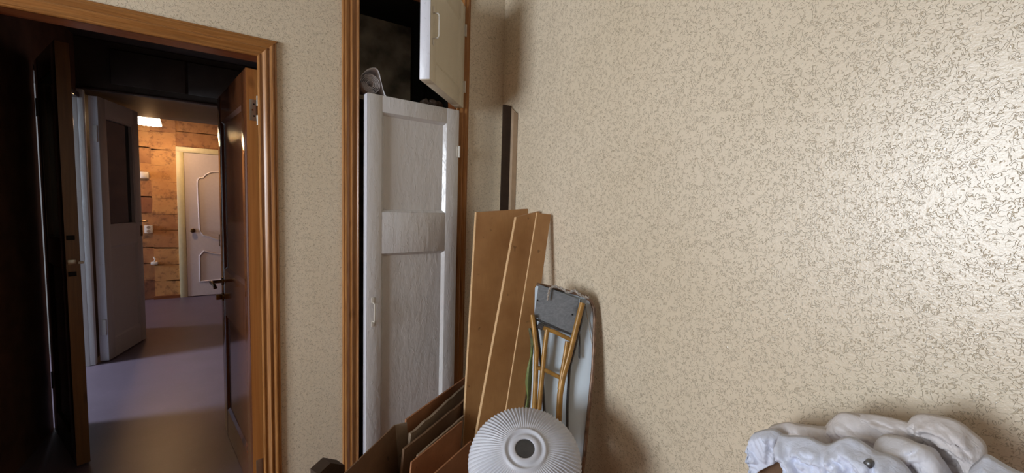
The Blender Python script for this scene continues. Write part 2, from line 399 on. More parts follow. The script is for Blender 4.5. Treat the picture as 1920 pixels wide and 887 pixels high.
# end wall with sheets of old wallpaper
def old_paper(name, a, bcol, stain):
    t = NT(name); v = t.coord(); n1 = t.noise(v, 3.2, 5, 0.65, 0.3); n2 = t.noise(v, 14, 5, 0.7)
    c = t.mix(t.ramp(n1, [(0.35, 0.0), (0.65, 1.0)]), a, bcol)
    c = t.mix(t.ramp(n2, [(0.52, 0.0), (0.70, 0.8)]), c, stain)
    return t.set(c, 0.6, 0, t.bump(n2, 0.3, 0.004))
M['old1'] = old_paper('old_paper_light', srgb(204, 156, 96), srgb(184, 130, 74), srgb(110, 66, 36))
M['old2'] = old_paper('old_paper_mid', srgb(182, 132, 80), srgb(156, 104, 62), srgb(96, 58, 34))
M['old3'] = old_paper('old_paper_dark', srgb(146, 94, 58), srgb(122, 76, 46), srgb(84, 48, 30))
we = struct('wall_hall_end', MB().box((-2.3, HE+0.02, 0), (HX1+0.1, HE+0.12, 2.6)), M['old3'], 'end wall of the hall patched with old brown paper sheets beside the white door')
random.seed(3)
cols = [(-1.60, -1.345, 0.0), (-1.34, -1.10, 0.0), (-1.105, -0.845, 0.006)]
for ci, (x0, x1, dy) in enumerate(cols):
    z = 0.02
    while z < 2.58:
        hgt = 0.225+random.uniform(-0.02, 0.02); q = []
        for (x, zz) in ((x0, z), (x1, z), (x1, z+hgt), (x0, z+hgt)):
            q.append((x+random.uniform(-.006, .006), HE+0.02-0.004-dy, min(zz+random.uniform(-.012, .012), 2.59)))
        mm = random.choice([M['old1'], M['old1'], M['old2']]) if ci == 2 else random.choice([M['old1'], M['old2'], M['old3']])
        MB().slab(q, (random.uniform(-.001, .001), 0.0045+dy, 0)).build('paper_sheet', mm, we)
        z += hgt-0.004
z = 2.06
for x0, x1 in ((-0.845, -0.60), (-0.60, -0.35), (-0.35, -0.1), (-0.1, 0.2)):
    for z0, z1 in ((2.075, 2.27), (2.265, 2.45), (2.445, 2.58)):
        q = [(x0, HE+0.014, z0), (x1, HE+0.014, z0+random.uniform(-.01, .01)), (x1, HE+0.014, z1), (x0, HE+0.014, z1+random.uniform(-.01, .01))]
        MB().slab(q, (0, 0.005, 0)).build('paper_sheet', random.choice([M['old2'], M['old1']]), we)
# casing + far white door
t3 = tag(empty('trim_3', (0, 0, 0)), 'cream casing around the white door at the end of the hall', 'door casing', kind='structure')
soft(MB().box((-0.845, HE-0.012, 0), (-0.765, HE+0.018, 2.06), 0.004).build('side_casing', M['far_casing'], t3))
soft(MB().box((-0.845, HE-0.014, 1.995), (0.10, HE+0.018, 2.065), 0.004).build('head_casing', M['far_casing'], t3))
soft(MB().box((0.02, HE-0.012, 0), (0.10, HE+0.018, 1.995), 0.004).build('side_casing', M['far_casing'], t3))
d6 = tag(empty('door_6', (-0.762, HE-0.004, 0.01)), 'white moulded door with a round dark knob at the end of the hall', 'door', kind='structure')
MB().box((0, 0, 0), (0.78, 0.02, 1.98)).build('leaf', M['far_door'], d6)
def ridge(pts, r=0.010):
    return soft(MB().tube([(x, -0.002, z) for x, z in pts], r, 8).build('moulding', M['far_door'], d6))
ridge([(0.15, 0.92), (0.14, 1.55), (0.145, 1.62), (0.17, 1.655), (0.20, 1.65), (0.235, 1.70), (0.29, 1.735), (0.36, 1.745), (0.39, 1.75), (0.42, 1.745), (0.49, 1.735), (0.545, 1.70), (0.58, 1.65), (0.61, 1.655), (0.635, 1.62), (0.64, 1.55), (0.63, 0.92)])
ridge([(0.15, 0.92), (0.19, 0.85), (0.25, 0.84), (0.31, 0.80), (0.39, 0.78), (0.47, 0.80), (0.53, 0.84), (0.59, 0.85), (0.63, 0.92)])
ridge([(0.14, 0.56), (0.19, 0.63), (0.25, 0.61), (0.31, 0.585), (0.39, 0.575), (0.47, 0.585), (0.53, 0.61), (0.59, 0.63), (0.64, 0.56), (0.64, 0.22), (0.14, 0.20), (0.14, 0.56)])
kb = MB().tube([(0.075, 0.0, 0.92), (0.075, -0.008, 0.92)], 0.028, 16); kb.tube([(0.075, -0.006, 0.92), (0.075, -0.03, 0.92), (0.075, -0.035, 0.92), (0.075, -0.05, 0.92), (0.075, -0.060, 0.92)], [0.011, 0.013, 0.026, 0.028, 0.014], 16)
soft(kb.build('door_knob', M['brass'], d6))
soft(MB().tube([(0.37, 0, 0.86), (0.37, -0.03, 0.86), (0.37, -0.03, 0.70), (0.37, 0, 0.70)], 0.006, 8).build('handle', M['brass'], d6))
# switch, socket, cable stub
sw = tag(empty('light_switch', (-1.165, HE, 1.66)), 'white light switch on the brown paper wall left of the far door', 'switch')
soft(MB().box((-0.042, -0.028, -0.042), (0.042, 0.016, 0.042), 0.006).build('housing', M['plastic'], sw)); soft(MB().box((-0.026, -0.034, -0.030), (0.026, -0.027, 0.022), 0.002).build('rocker', M['plastic'], sw))
so = tag(empty('wall_socket', (-1.145, HE, 0.95)), 'white double power socket below the switch in the hall', 'socket')
soft(MB().box((-0.042, -0.026, -0.052), (0.042, 0.016, 0.052), 0.006).build('housing', M['plastic'], so))
for zz in (0.025, -0.025): MB().disc((0, -0.0262, zz), (0, -1, 0), 0.019, 0.001, 16).build('outlet', M['carton_grey'], so)
cs = tag(empty('cable_stub', (-1.10, HE, 0.49)), 'torn white cable box low on the hall wall', 'socket')
soft(MB().box((-0.035, -0.03, -0.012), (0.035, 0.016, 0.022), 0.004).build('housing', M['plastic'], cs)); soft(MB().tube([(0, -0.01, 0.03), (0.01, -0.03, 0.06), (-0.005, -0.02, 0.09)], 0.008, 8).build('cable', M['plastic'], cs))
# skirting at the end
o = MB().box((HX0, HE-0.012, 0), (-0.845, HE+0.012, 0.045)).build('baseboard_hall_end', M['jamb']); tag(o, 'low brown skirting under the patched hall wall', 'skirting', kind='structure')
# hall lamp
LP = Vector((-0.99, 6.3, 2.26))
lamp = tag(empty('ceiling_lamp', LP), 'glowing white scalloped glass lamp under the hall ceiling', 'lamp')
te = NT('lit_glass'); te.b.inputs['Emission Color'].default_value = (1.0, 0.80, 0.52, 1); te.b.inputs['Emission Strength'].default_value = 7.0
te.set(plainc(te, (0.9, 0.85, 0.75, 1)), 0.4); M['lit'] = te.m
v = []; f = []; n = 64; rings = [(0.035, 0.085), (0.07, 0.082), (0.095, 0.05), (0.106, 0.0), (0.112, -0.035)]
for k, (r, z) in enumerate(rings):
    for i in range(n):
        a = 2*math.pi*i/n; s_ = 1+0.02*math.cos(a*16)*(k/4); zz = z-(0.010*abs(math.sin(a*8)) if k == 4 else 0)
        v.append((r*s_*math.cos(a), r*s_*math.sin(a), zz))
for k in range(len(rings)-1):
    for i in range(n): f.append((k*n+i, k*n+(i+1) % n, (k+1)*n+(i+1) % n, (k+1)*n+i))
new_obj('lamp_shade', v, f, M['lit'], lamp, True)
soft(MB().tube([(0, 0, 0.34), (0, 0, 0.30), (0, 0, 0.298), (0, 0, 0.08)], [0.04, 0.04, 0.008, 0.008], 14).build('stem', M['brass'], lamp))
pl = bpy.data.lights.new('hall_bulb', 'POINT'); pl.energy = 21; pl.color = (1.0, 0.58, 0.27); pl.shadow_soft_size = 0.05
po = bpy.data.objects.new('hall_bulb', pl); C.objects.link(po); po.location = LP+Vector((0, 0, -0.06))

# ---- generic leaf with local axes: x from hinge to free edge, y thickness (0..t), z up
def leaf_root(name, hinge, free, label):
    h = Vector(hinge); d = Vector(free)-h
    root = empty(name, (h.x, h.y, 0.008), math.atan2(d.y, d.x)); tag(root, label, 'door', kind='structure')
    return root, Vector((d.x, d.y)).length
def leaf_parts(root, wd, h, t, rows, face, edge, st=0.10):
    # rows: list of (z0, z1, kind) openings; kind 'panel' or 'glass'
    b = MB(); b.box((0.001, 0, 0), (st, t, h), 0.002); b.box((wd-st, 0, 0), (wd-0.0015, t, h), 0.002); prev = 0
    for z0, z1, k in rows:
        b.box((st, 0.0006, prev), (wd-st, t-0.0006, z0)); prev = z1
    b.box((st, 0.0006, prev), (wd-st, t-0.0006, h)); soft(b.build('frame', face, root))
    for z0, z1, k in rows:
        v, f = panel_mesh(st, wd-st, z0, z1, 0.001, 0.009 if k == 'panel' else 0.012, 0.018, t-0.002)
        if k == 'panel': new_obj('panel', v, f, face, root)
        else:
            g = MB()
            for (a0, a1, c0, c1) in ((st, wd-st, z0, z0+0.014), (st, wd-st, z1-0.014, z1), (st, st+0.014, z0, z1), (wd-st-0.014, wd-st, z0, z1)): g.box((a0, 0.004, c0), (a1, t-0.004, c1))
            g.build('bead', face, root)
            MB().box((st+0.004, t/2-0.002, z0+0.004), (wd-st-0.004, t/2+0.002, z1-0.004)).build('glass_pane', M['glass'], root)
    MB().box((-0.0008, 0.0015, 0.002), (0.001, t-0.0015, h-0.002)).build('edge', edge, root)
    MB().box((wd-0.0015, 0.0015, 0.002), (wd+0.0006, t-0.0015, h-0.002)).build('edge', edge, root)

# main leaf, opened into the corridor, hinged on the right jamb
root, wd = leaf_root('door_1', (0.030, 2.092), (-0.112, 2.86), 'brown varnished wooden door leaf opened into the corridor at the right jamb')
th = 0.044
leaf_parts(root, wd, 1.94, th, [(0.16, 0.72, 'panel'), (0.98, 1.80, 'panel')], M['leaf_face'], M['leaf_edge'], 0.11)
# hinge leaf plate on the near edge (local x=0), screw holes, knuckles
hz = 1.765
hp = soft(MB().box((-0.0022, 0.006, hz-0.045), (-0.0006, 0.032, hz+0.045), 0.0006).build('hinge', M['steel'], root))
for zz, yy in ((hz+0.025, 0.016), (hz, 0.021), (hz-0.025, 0.016)): MB().disc((-0.0023, yy, zz), (-1, 0, 0), 0.0038, 0.0008, 12).build('screw_hole', M['black'] if zz != hz else M['brass'], hp)
for a, c in ((hz+0.020, hz+0.062), (hz-0.062, hz-0.020)): soft(MB().tube([(-0.004, 0.002, a), (-0.004, 0.002, c)], 0.005, 10).build('hinge_knuckle', M['steel'], hp))
hp = soft(MB().box((-0.0022, 0.006, 0.095), (-0.0006, 0.032, 0.185), 0.0006).build('hinge', M['steel'], root))
# lever handle + key turn on the left face (local y = t side faces the opening)
hx = wd-0.055
for zz in (0.905, 0.815): soft(MB().disc((hx, th, zz), (0, 1, 0), 0.024, 0.007, 18).build('rosette', M['brass'], root))
soft(MB().tube([(hx, th, 0.905), (hx, th+0.045, 0.905), (hx-0.012, th+0.055, 0.905), (hx-0.10, th+0.052, 0.902), (hx-0.115, th+0.05, 0.890)], [0.009, 0.009, 0.010, 0.008, 0.009], 10).build('lever_handle', M['brass'], root))
soft(MB().box((hx-0.006, th+0.006, 0.800), (hx+0.006, th+0.034, 0.830), 0.003).build('key_turn', M['brass'], root))
MB().box((wd+0.0004, 0.010, 0.70), (wd+0.0016, th-0.010, 1.00)).build('lock_plate', M['steel'], root)

# dark side-room door, hinged on the left wall, lock edge toward the camera
root, wd = leaf_root('door_5', (-0.985, 3.315), (-0.765, 2.80), 'dark brown door with a black glass upper panel, lock edge facing the room')
leaf_parts(root, wd, 2.10, 0.050, [(0.14, 1.00, 'panel'), (1.14, 1.98, 'glass')], M['dark_leaf'], M['dark_edge'], 0.10)
for k, zz in enumerate((1.165, 1.045, 0.985)):
    soft(MB().box((wd+0.0004, 0.006, zz-0.010), (wd+0.006, 0.034, zz+0.012), 0.001).build('lock_bolt', M['black'] if k != 1 else M['steel'], root))
soft(MB().box((wd-0.01, 0.040, 1.035), (wd+0.012, 0.060, 1.047), 0.002).build('latch_tab', M['painted_metal'], root))
for zz in (0.25, 1.80): soft(MB().tube([(-0.004, 0.004, zz), (-0.004, 0.004, zz+0.10)], 0.007, 10).build('hinge', M['steel'], root))
# side doorway casings
t4 = tag(empty('trim_4', (0, 0, 0)), 'white painted casing of the side doorway at the left of the corridor', 'door casing', kind='structure')
soft(MB().box((HX0-0.11, 4.47, 0), (HX0+0.004, 4.499, 2.16), 0.004).build('side_casing', M['frame_paint'], t4))
soft(MB().box((HX0-0.012, 4.475, 0), (HX0+0.036, 4.525, 2.20), 0.006).build('side_casing', M['frame_paint'], t4))
soft(MB().box((HX0-0.11, 3.351, 0), (HX0+0.10, 3.372, 2.16), 0.004).build('side_casing', M['dark_leaf'], t4))
soft(MB().box((HX0-0.11, 3.372, 2.13), (HX0+0.02, 4.47, 2.17), 0.004).build('head_casing', M['dark_leaf'], t4))

# pale glazed door in the hall
root, wd = leaf_root('door_4', (-1.016, 4.53), (-0.879, 5.107), 'grey painted hall door with a dark glass upper pane standing half open')
leaf_parts(root, wd, 2.16, 0.060, [(0.16, 0.95, 'panel'), (1.12, 2.02, 'glass')], M['hall_paint'], M['edge_paint'], 0.095)
soft(MB().box((wd-0.03, -0.006, 1.00), (wd-0.005, 0.0, 1.10), 0.001).build('handle_plate', M['brass'], root))
soft(MB().tube([(wd-0.02, 0, 1.14), (wd-0.02, -0.03, 1.14), (wd+0.02, -0.034, 1.14)], 0.006, 8).build('lever_handle', M['brass'], root))
for zz in (0.22, 1.80): soft(MB().box((-0.014, 0.006, zz), (-0.001, 0.034, zz+0.13), 0.002).build('hinge', M['frame_paint'], root))

# ------------------------------------------------------------------ rolled wallpaper and rubble on the closet shelf
rp = tag(empty('wallpaper_roll', (0.486, 2.285, 1.908)), 'loosely rolled sheet of whitish wallpaper lying on the closet shelf', 'paper roll')
v = []; f = []; pr = []; turns = 5.0; n = 150
for i in range(n+1):
    a = turns*2*math.pi*i/n; r = 0.012+0.0068*a/(2*math.pi)+0.0008*math.sin(3*a)
    pr.append(Vector((r*math.cos(a+math.pi), 0.048+r*math.sin(a+math.pi), 0)))
def cr(pts, k=6):
    out = []
    for i in range(len(pts)-1):
        p0 = pts[max(i-1, 0)]; p1 = pts[i]; p2 = pts[i+1]; p3 = pts[min(i+2, len(pts)-1)]
        for j_ in range(k):
            t = j_/k
            out.append(0.5*((2*p1)+(p2-p0)*t+(2*p0-5*p1+4*p2-p3)*t*t+(3*p1-p0-3*p2+p3)*t**3))
    return out+[pts[-1]]
pr += cr([Vector(q) for q in ((-0.047, 0.058, 0), (-0.036, 0.090, 0), (-0.012, 0.116, 0), (0.018, 0.128, 0), (0.036, 0.118, 0), (0.044, 0.095, 0), (0.052, 0.060, 0), (0.062, 0.028, 0), (0.074, 0.002, 0))])
n = len(pr)-1
pr = [(q.x, max(q.y, 0.0012)) for q in pr]
for k, yy in enumerate((-0.27, -0.09, 0.09, 0.26)):
    for (x, z) in pr: v.append((x, yy, z))
nn = n+1
for k in range(3):
    for i in range(n): f.append((k*nn+i, k*nn+i+1, (k+1)*nn+i+1, (k+1)*nn+i))
o = new_obj('rolled_sheet', v, f, M['roll'], rp, True)
md = o.modifiers.new('s', 'SOLIDIFY'); md.thickness = 0.0010
o = MB().slab([(0.66, 2.14, 1.908), (0.76, 2.10, 1.908), (0.77, 2.20, 1.908), (0.68, 2.23, 1.908)], (0, 0, 0.010)).build('paper_pad', M['roll']); tag(o, 'small white paper pad at the front of the closet shelf', 'paper')
random.seed(5)
b = MB()
for i in range(5):
    x = 0.79+i*0.022; y = 2.09+random.uniform(-.01, .03); s_ = 0.016+random.random()*0.012
    bm = bmesh.new(); bmesh.ops.create_icosphere(bm, subdivisions=2, radius=s_)
    for q in bm.verts: q.co *= random.uniform(0.7, 1.15)
    lo = min(q.co.z for q in bm.verts)
    for q in bm.verts: q.co += Vector((x, y, 1.908-lo))
    bm.verts.index_update(); b.add([q.co.copy() for q in bm.verts], [tuple(q.index for q in g.verts) for g in bm.faces]); bm.free()
o = b.build('plaster_rubble', M['taupe_dark'], kind='stuff'); tag(o, 'dark crumbled rubble on the closet shelf under the open upper door', 'rubble')

# ------------------------------------------------------------------ leaning boards in the corner
def board(name, TL, TR, BL, BR, t, label, mat=None, edge=None):
    # extend both long edges down to the floor; face looks at the room
    TL, TR, BL = [Vector(q) for q in (TL, TR, BL)]; BR = BL+(TR-TL)*(1.12 if BR is None else 1)
    def ext(a, b_):
        k = a.z/(a.z-b_.z); return a+(b_-a)*k
    FL, FR = ext(TL, BL), ext(TR, BR)
    nrm = (TR-TL).cross(FL-TL).normalized()
    if nrm.dot(EYE-TL) > 0: nrm = -nrm
    off = nrm*t; off.z = 0
    root = tag(empty(name, (FL.x, FL.y, 0)), label, 'board', 'tan boards leaning in the corner')
    o_ = Vector((FL.x, FL.y, 0)); e = (TR-TL).normalized()*0.002
    f_ = [q-o_ for q in (TL, TR, FR, FL)]
    MB().slab([f_[0]+e, f_[1], f_[2], f_[3]+e], off).build('panel', mat or M['board'], root)
    MB().slab([f_[0], f_[0]+e, f_[3]+e, f_[3]], off).build('cut_edge', edge or M['board_edge'], root)
    return root
board('fibreboard_sheet', (0.926, 1.740, 1.358), (1.220, 1.715, 1.382), (0.815, 1.610, 0.277), None, 0.020, 'wide tan fibreboard sheet, leftmost of the three leaning in the corner')
board('fibreboard_sheet', (1.070, 1.600, 1.341), (1.203, 1.590, 1.372), (0.820, 1.470, 0.448), None, 0.020, 'middle tan fibreboard plank with knots, leaning over the wide sheet')
board('fibreboard_sheet', (1.127, 1.510, 1.365), (1.203, 1.500, 1.359), (0.904, 1.380, 0.539), None, 0.008, 'rightmost dark tan fibreboard plank between the knotted one and the ironing board')
# tall taupe corner profile
cp = tag(empty('corner_profile', (1.18, 1.86, 0)), 'tall narrow taupe angle strip standing in the room corner behind the boards', 'plank')
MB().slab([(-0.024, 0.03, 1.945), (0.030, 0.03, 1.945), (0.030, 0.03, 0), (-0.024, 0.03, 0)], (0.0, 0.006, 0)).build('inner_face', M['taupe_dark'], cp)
MB().slab([(0.010, -0.025, 1.90), (0.038, -0.025, 1.895), (0.038, -0.025, 0), (0.010, -0.025, 0)], (0.0, 0.008, 0)).build('outer_face', M['taupe'], cp)
MB().slab([(0.030, -0.017, 1.90), (0.036, -0.017, 1.90), (0.036, 0.03, 1.935), (0.030, 0.03, 1.935)], (0, 0, -1.88)).build('side_face', M['taupe'], cp)

# ------------------------------------------------------------------ flattened cartons
def sheet(name, a, b_, t, label, mat, lean=(0, 0), tear=0.0, zb=0.0):
    A, B = Vector(a), Vector(b_); n = 14; d = (B-A); nrm = Vector((d.y, -d.x, 0)).normalized()
    if nrm.dot(EYE-A) > 0: nrm = -nrm
    top = []
    for i in range(n+1):
        q = A+d*(i/n); q = q+Vector((0, 0, -tear*random.random() if 0 < i < n else 0)); top.append(q)
    poly = top+[Vector((B.x+lean[0], B.y+lean[1], zb)), Vector((A.x+lean[0], A.y+lean[1], zb))]
    o_ = Vector((A.x, A.y, 0)); mb = MB(); P = [q-o_ for q in poly]
    mb.slab(P, nrm*t)
    o = mb.build(name, mat); o.location = o_
    tag(o, label, 'cardboard', 'flattened cartons leaning before the closet'); return o
random.seed(11)
L_ = (-0.05, -0.03)
sheet('flattened_carton', (0.539, 1.601, 0.470), (0.959, 1.862, 0.470), 0.008, 'rearmost reddish flattened carton leaning at the foot of the closet', M['carton'], L_)
sheet('flattened_carton', (0.530, 1.515, 0.455), (0.923, 1.802, 0.455), 0.012, 'flattened carton with a frayed grey brown edge, second from the closet', M['carton_grey'], L_, 0.006)
sheet('flattened_carton', (0.478, 1.440, 0.445), (0.863, 1.686, 0.445), 0.010, 'dark flattened carton, middle one of the leaning stack', M['carton_dark'], L_, 0.006)
sheet('flattened_carton', (0.518, 1.398, 0.432), (0.800, 1.571, 0.432), 0.008, 'thin flattened carton showing a double edge in the stack', M['carton_grey'], L_, 0.002)
sheet('flattened_carton', (0.474, 1.344, 0.450), (0.759, 1.505, 0.450), 0.006, 'broad reddish brown flattened carton near the front of the stack', M['carton'], L_)
sheet('flattened_carton', (0.514, 1.259, 0.430), (0.737, 1.381, 0.430), 0.006, 'frontmost orange brown carton beside the white lampshade', M['carton'], (-0.085, -0.065))
fc = tag(empty('folded_carton', (0.486, 1.584, 0.000)), 'dark brown carton with a folded corner leaning before the closet door', 'cardboard')
K = Vector((0.486, 1.584, 0.000))
P1, P2, P3 = [Vector(q)-K for q in ((0.486, 1.584, 0.470), (0.199, 1.326, 0.470), (0.537, 1.588, 0.465))]
MB().slab([P1, P2, P2+Vector((0.02, -0.02, -0.47)), P1+Vector((0.028, -0.045, -0.47))], (-0.003, 0.004, 0)).build('front_flap', M['carton_dark'], fc)
MB().slab([P1, P3, P3+Vector((0.028, -0.012, -0.465)), P1+Vector((0.028, -0.045, -0.47))], (-0.001, 0.004, 0)).build('side_flap', M['carton_grey'], fc)
o = MB().slab([(0.185, 1.500, 0.413), (0.233, 1.550, 0.411), (0.291, 1.600, 0.353), (0.291, 1.600, 0.000), (0.185, 1.500, 0.000)], (-0.02, 0.05, 0)).build('grey_sheet', M['taupe_dark']); tag(o, 'dark grey folded sheet end at the lower left beside the folded carton', 'cardboard')

# ------------------------------------------------------------------ ironing board with folded stand
NI = Vector((-0.584, -0.779, 0.229))
M['iron_blue'] = plain('pale_blue_board', srgb(214, 228, 240), 0.45, 0, 0.03, 5)
M['tube_brown'] = plain('rusty_tube', srgb(132, 104, 84), 0.4, 0.3, 0.25, 40)
M['gold_tube'] = plain('ochre_painted_tube', srgb(166, 124, 62), 0.35, 0.1, 0.15, 30)
M['grey_tube'] = plain('dark_grey_tube', srgb(92, 92, 94), 0.35, 0.6, 0.1)
M['grey_plate'] = wood('grey_stained_plywood', srgb(128, 130, 134), srgb(100, 104, 108), 'X', 0.5, 40)
M['rope'] = plain('grey_rope', srgb(176, 168, 160), 0.9, 0, 0.2, 200)
ib = tag(empty('ironing_board', (0.996, 1.144, 0.000)), 'pale blue ironing board standing upright against the wall with its ochre legs folded', 'ironing board')
K = ib.location.copy()
def rel(pts): return [Vector(q)-K for q in pts]
pp = rel([(0.998, 1.333, 1.051), (1.011, 1.329, 1.071), (1.144, 1.218, 1.035), (1.170, 1.194, 1.017), (1.181, 1.173, 0.975), (1.177, 1.164, 0.933), (1.149, 1.130, 0.746), (1.109, 1.107, 0.565), (1.078, 1.090, 0.428), (1.038, 1.074, 0.276), (0.879, 1.190, 0.263), (0.906, 1.220, 0.434), (0.939, 1.254, 0.632), (0.970, 1.291, 0.837)])
# run the plate down to the floor
dn = rel([(1.014, 1.055, 0.148), (0.848, 1.175, 0.133)])
MB().slab(pp[:9]+dn+pp[11:], -NI*0.012).build('board_plate', M['iron_blue'], ib)
soft(MB().tube(rel([(1.141, 1.215, 1.033), (1.162, 1.198, 1.026), (1.177, 1.181, 1.010), (1.184, 1.168, 0.980), (1.181, 1.159, 0.942), (1.167, 1.142, 0.850), (1.150, 1.125, 0.748), (1.128, 1.111, 0.647), (1.107, 1.098, 0.548), (1.082, 1.082, 0.431), (1.046, 1.065, 0.280), (1.022, 1.053, 0.178)]), 0.008, 10).build('rim_tube', M['tube_brown'], ib))
soft(MB().tube(rel([(1.003, 1.329, 1.067), (1.062, 1.281, 1.055), (1.141, 1.215, 1.033)]), 0.007, 10).build('rim_tube', M['tube_brown'], ib))
# grey plate
g = rel([(0.994, 1.303, 1.072), (1.121, 1.193, 1.020), (1.084, 1.181, 0.883), (0.964, 1.288, 0.942)])
gp = MB().slab(g, -NI*0.012).build('grey_shelf', M['grey_plate'], ib)
for q in rel([(0.983, 1.292, 1.008), (1.090, 1.196, 0.958)]): MB().disc(q, NI, 0.0035, 0.001, 10).build('screw', M['black'], gp)
soft(MB().tube(rel([(0.963, 1.287, 0.936), (1.085, 1.178, 0.877)]), 0.004, 8).build('shelf_rail', M['grey_tube'], ib))
soft(MB().tube(rel([(1.125, 1.190, 1.022), (1.109, 1.184, 0.959), (1.088, 1.176, 0.879)]), 0.004, 8).build('shelf_rail', M['grey_tube'], ib))
# ochre frame
def leg(pts, r=0.009, nm='leg', mat='gold_tube'): return soft(MB().tube(rel(pts), r, 12).build(nm, M[mat], ib))
leg([(1.120, 1.171, 1.009), (1.103, 1.169, 0.959), (1.076, 1.165, 0.876), (1.049, 1.162, 0.794), (1.024, 1.161, 0.727), (1.005, 1.154, 0.658), (0.986, 1.134, 0.542), (0.963, 1.107, 0.392), (0.936, 1.077, 0.220)], 0.0120)
leg([(0.951, 1.282, 0.954), (0.950, 1.258, 0.872), (0.949, 1.242, 0.812), (0.932, 1.219, 0.692), (0.911, 1.194, 0.556), (0.887, 1.162, 0.386), (0.860, 1.127, 0.196)], 0.0098)
leg([(0.993, 1.234, 0.899), (0.978, 1.226, 0.834), (0.962, 1.214, 0.753), (0.943, 1.200, 0.654), (0.925, 1.184, 0.557), (0.897, 1.155, 0.387), (0.869, 1.120, 0.196)], 0.0098)
leg([(1.053, 1.177, 0.858), (1.039, 1.171, 0.801), (1.021, 1.165, 0.737), (1.007, 1.158, 0.678)], 0.0098)
leg([(0.973, 1.252, 0.908), (1.016, 1.215, 0.892), (1.067, 1.168, 0.863)], 0.0085, 'cross_tube')
leg([(0.941, 1.231, 0.755), (0.975, 1.202, 0.742), (1.013, 1.167, 0.721)], 0.0085, 'cross_tube')
leg([(0.965, 1.262, 0.913), (0.981, 1.247, 0.904)], 0.011, 'foot_cap', 'grey_tube')
leg([(0.972, 1.291, 0.938), (0.973, 1.262, 0.845), (0.970, 1.229, 0.724), (0.958, 1.181, 0.527), (0.920, 1.121, 0.228)], 0.006, 'brace', 'grey_tube')
leg([(1.142, 1.182, 1.000), (1.117, 1.175, 0.915), (1.090, 1.171, 0.832), (1.062, 1.168, 0.750), (1.038, 1.145, 0.610), (0.989, 1.071, 0.234)], 0.006, 'brace', 'grey_tube')
leg([(1.116, 1.185, 0.935), (1.109, 1.166, 0.853), (1.099, 1.154, 0.787)], 0.004, 'brace', 'grey_tube')
leg([(1.152, 1.185, 0.987), (1.153, 1.163, 0.914), (1.154, 1.141, 0.842)], 0.0018, 'wire', 'rope')
# rope over the top
rope = MB(); R0 = rel([(1.008, 1.257, 1.015), (1.012, 1.259, 1.037), (1.020, 1.261, 1.058), (1.040, 1.255, 1.068), (1.069, 1.237, 1.058), (1.085, 1.222, 1.046), (1.108, 1.206, 1.054), (1.116, 1.191, 1.043), (1.137, 1.184, 1.031), (1.157, 1.174, 1.027)])
def smooth(pts, k=6):
    out = []
    for i in range(len(pts)-1):
        p0 = pts[max(i-1, 0)]; p1 = pts[i]; p2 = pts[i+1]; p3 = pts[min(i+2, len(pts)-1)]
        for j_ in range(k):
            t = j_/k
            out.append(0.5*((2*p1)+(p2-p0)*t+(2*p0-5*p1+4*p2-p3)*t*t+(3*p1-p0-3*p2+p3)*t**3))
    return out+[pts[-1]]
Q = smooth(R0)
for ph in (0, math.pi):
    rope.tube([q+Vector((0.003*math.cos(i*0.9+ph), 0.0, 0.003*math.sin(i*0.9+ph))) for i, q in enumerate(Q)], 0.0034, 7)
o = soft(rope.build('knotted_rope', M['rope'])); o.location = K; tag(o, 'grey twisted rope knotted over the top of the ironing board', 'rope')
# green cloth strip hanging beside the board
M['green_strip'] = old_paper('torn_green_paper', srgb(120, 134, 70), srgb(84, 84, 52), srgb(60, 40, 30))
b = MB(); rows = [(0.975, 1.326, 0.883), (0.980, 1.307, 0.830), (0.967, 1.301, 0.777), (0.954, 1.296, 0.725), (0.945, 1.287, 0.673), (0.938, 1.274, 0.612), (0.921, 1.266, 0.541), (0.901, 1.240, 0.402)]
vs = []
for i, q in enumerate(rows):
    q = Vector(q)-K; wv = 0.010+0.006*math.sin(i*2.1)
    vs += [q+Vector((-wv, 0, 0)), q+NI*0.010, q+Vector((wv, -0.004, 0))]
b.add(vs, [(3*i+k, 3*i+k+1, 3*i+k+4, 3*i+k+3) for i in range(len(rows)-1) for k in range(2)])
o = b.build('torn_cover', M['green_strip'], ib); md = o.modifiers.new('s', 'SOLIDIFY'); md.thickness = 0.002; o['label'] = 'torn green and brown fabric cover'

# ------------------------------------------------------------------ ribbed lampshade
M['shade'] = plain('white_ribbed_plastic', srgb(200, 202, 212), 0.42, 0, 0.02, 40)
sh = tag(empty('lampshade', (0.709, 0.970, 0.607)), 'large round ribbed white plastic lampshade with a central hole, lying before the boards', 'lampshade')

prof = [(0.029, 0.041), (0.031, 0.043), (0.036, 0.0435), (0.044, 0.042), (0.047, 0.038), (0.050, 0.0375), (0.056, 0.038), (0.059, 0.043), (0.063, 0.0435), (0.066, 0.038), (0.074, 0.036), (0.090, 0.032), (0.110, 0.026), (0.130, 0.018), (0.150, 0.008), (0.162, 0.000), (0.168, -0.006), (0.172, -0.016), (0.172, -0.045), (0.168, -0.047)]
nr = 84; n = nr*8; v = []; f = []
for k, (r, z) in enumerate(prof):
    amp = 0.0 if r < 0.070 else min(1, (r-0.070)/0.035)*0.0043
    for i in range(n):
        a = 2*math.pi*i/n; d = amp*(1-abs(math.sin(a*nr/2)))*1.0
        v.append(((r+d*0.35)*math.cos(a), (r+d*0.35)*math.sin(a), z+d))
for k in range(len(prof)-1):
    for i in range(n): f.append((k*n+i, k*n+(i+1) % n, (k+1)*n+(i+1) % n, (k+1)*n+i))
o = new_obj('ribbed_dome', v, f, M['shade'], sh, True)
md = o.modifiers.new('s', 'SOLIDIFY'); md.thickness = 0.0015
MB().disc((0, 0, 0.037), (0, 0, 1), 0.031, 0.003, 32).build('lamp_holder_plate', M['grey_tube'], sh)
ax = (EYE-sh.location).normalized(); el = math.asin(ax.z)+math.radians(29); az = math.atan2(ax.y, ax.x)
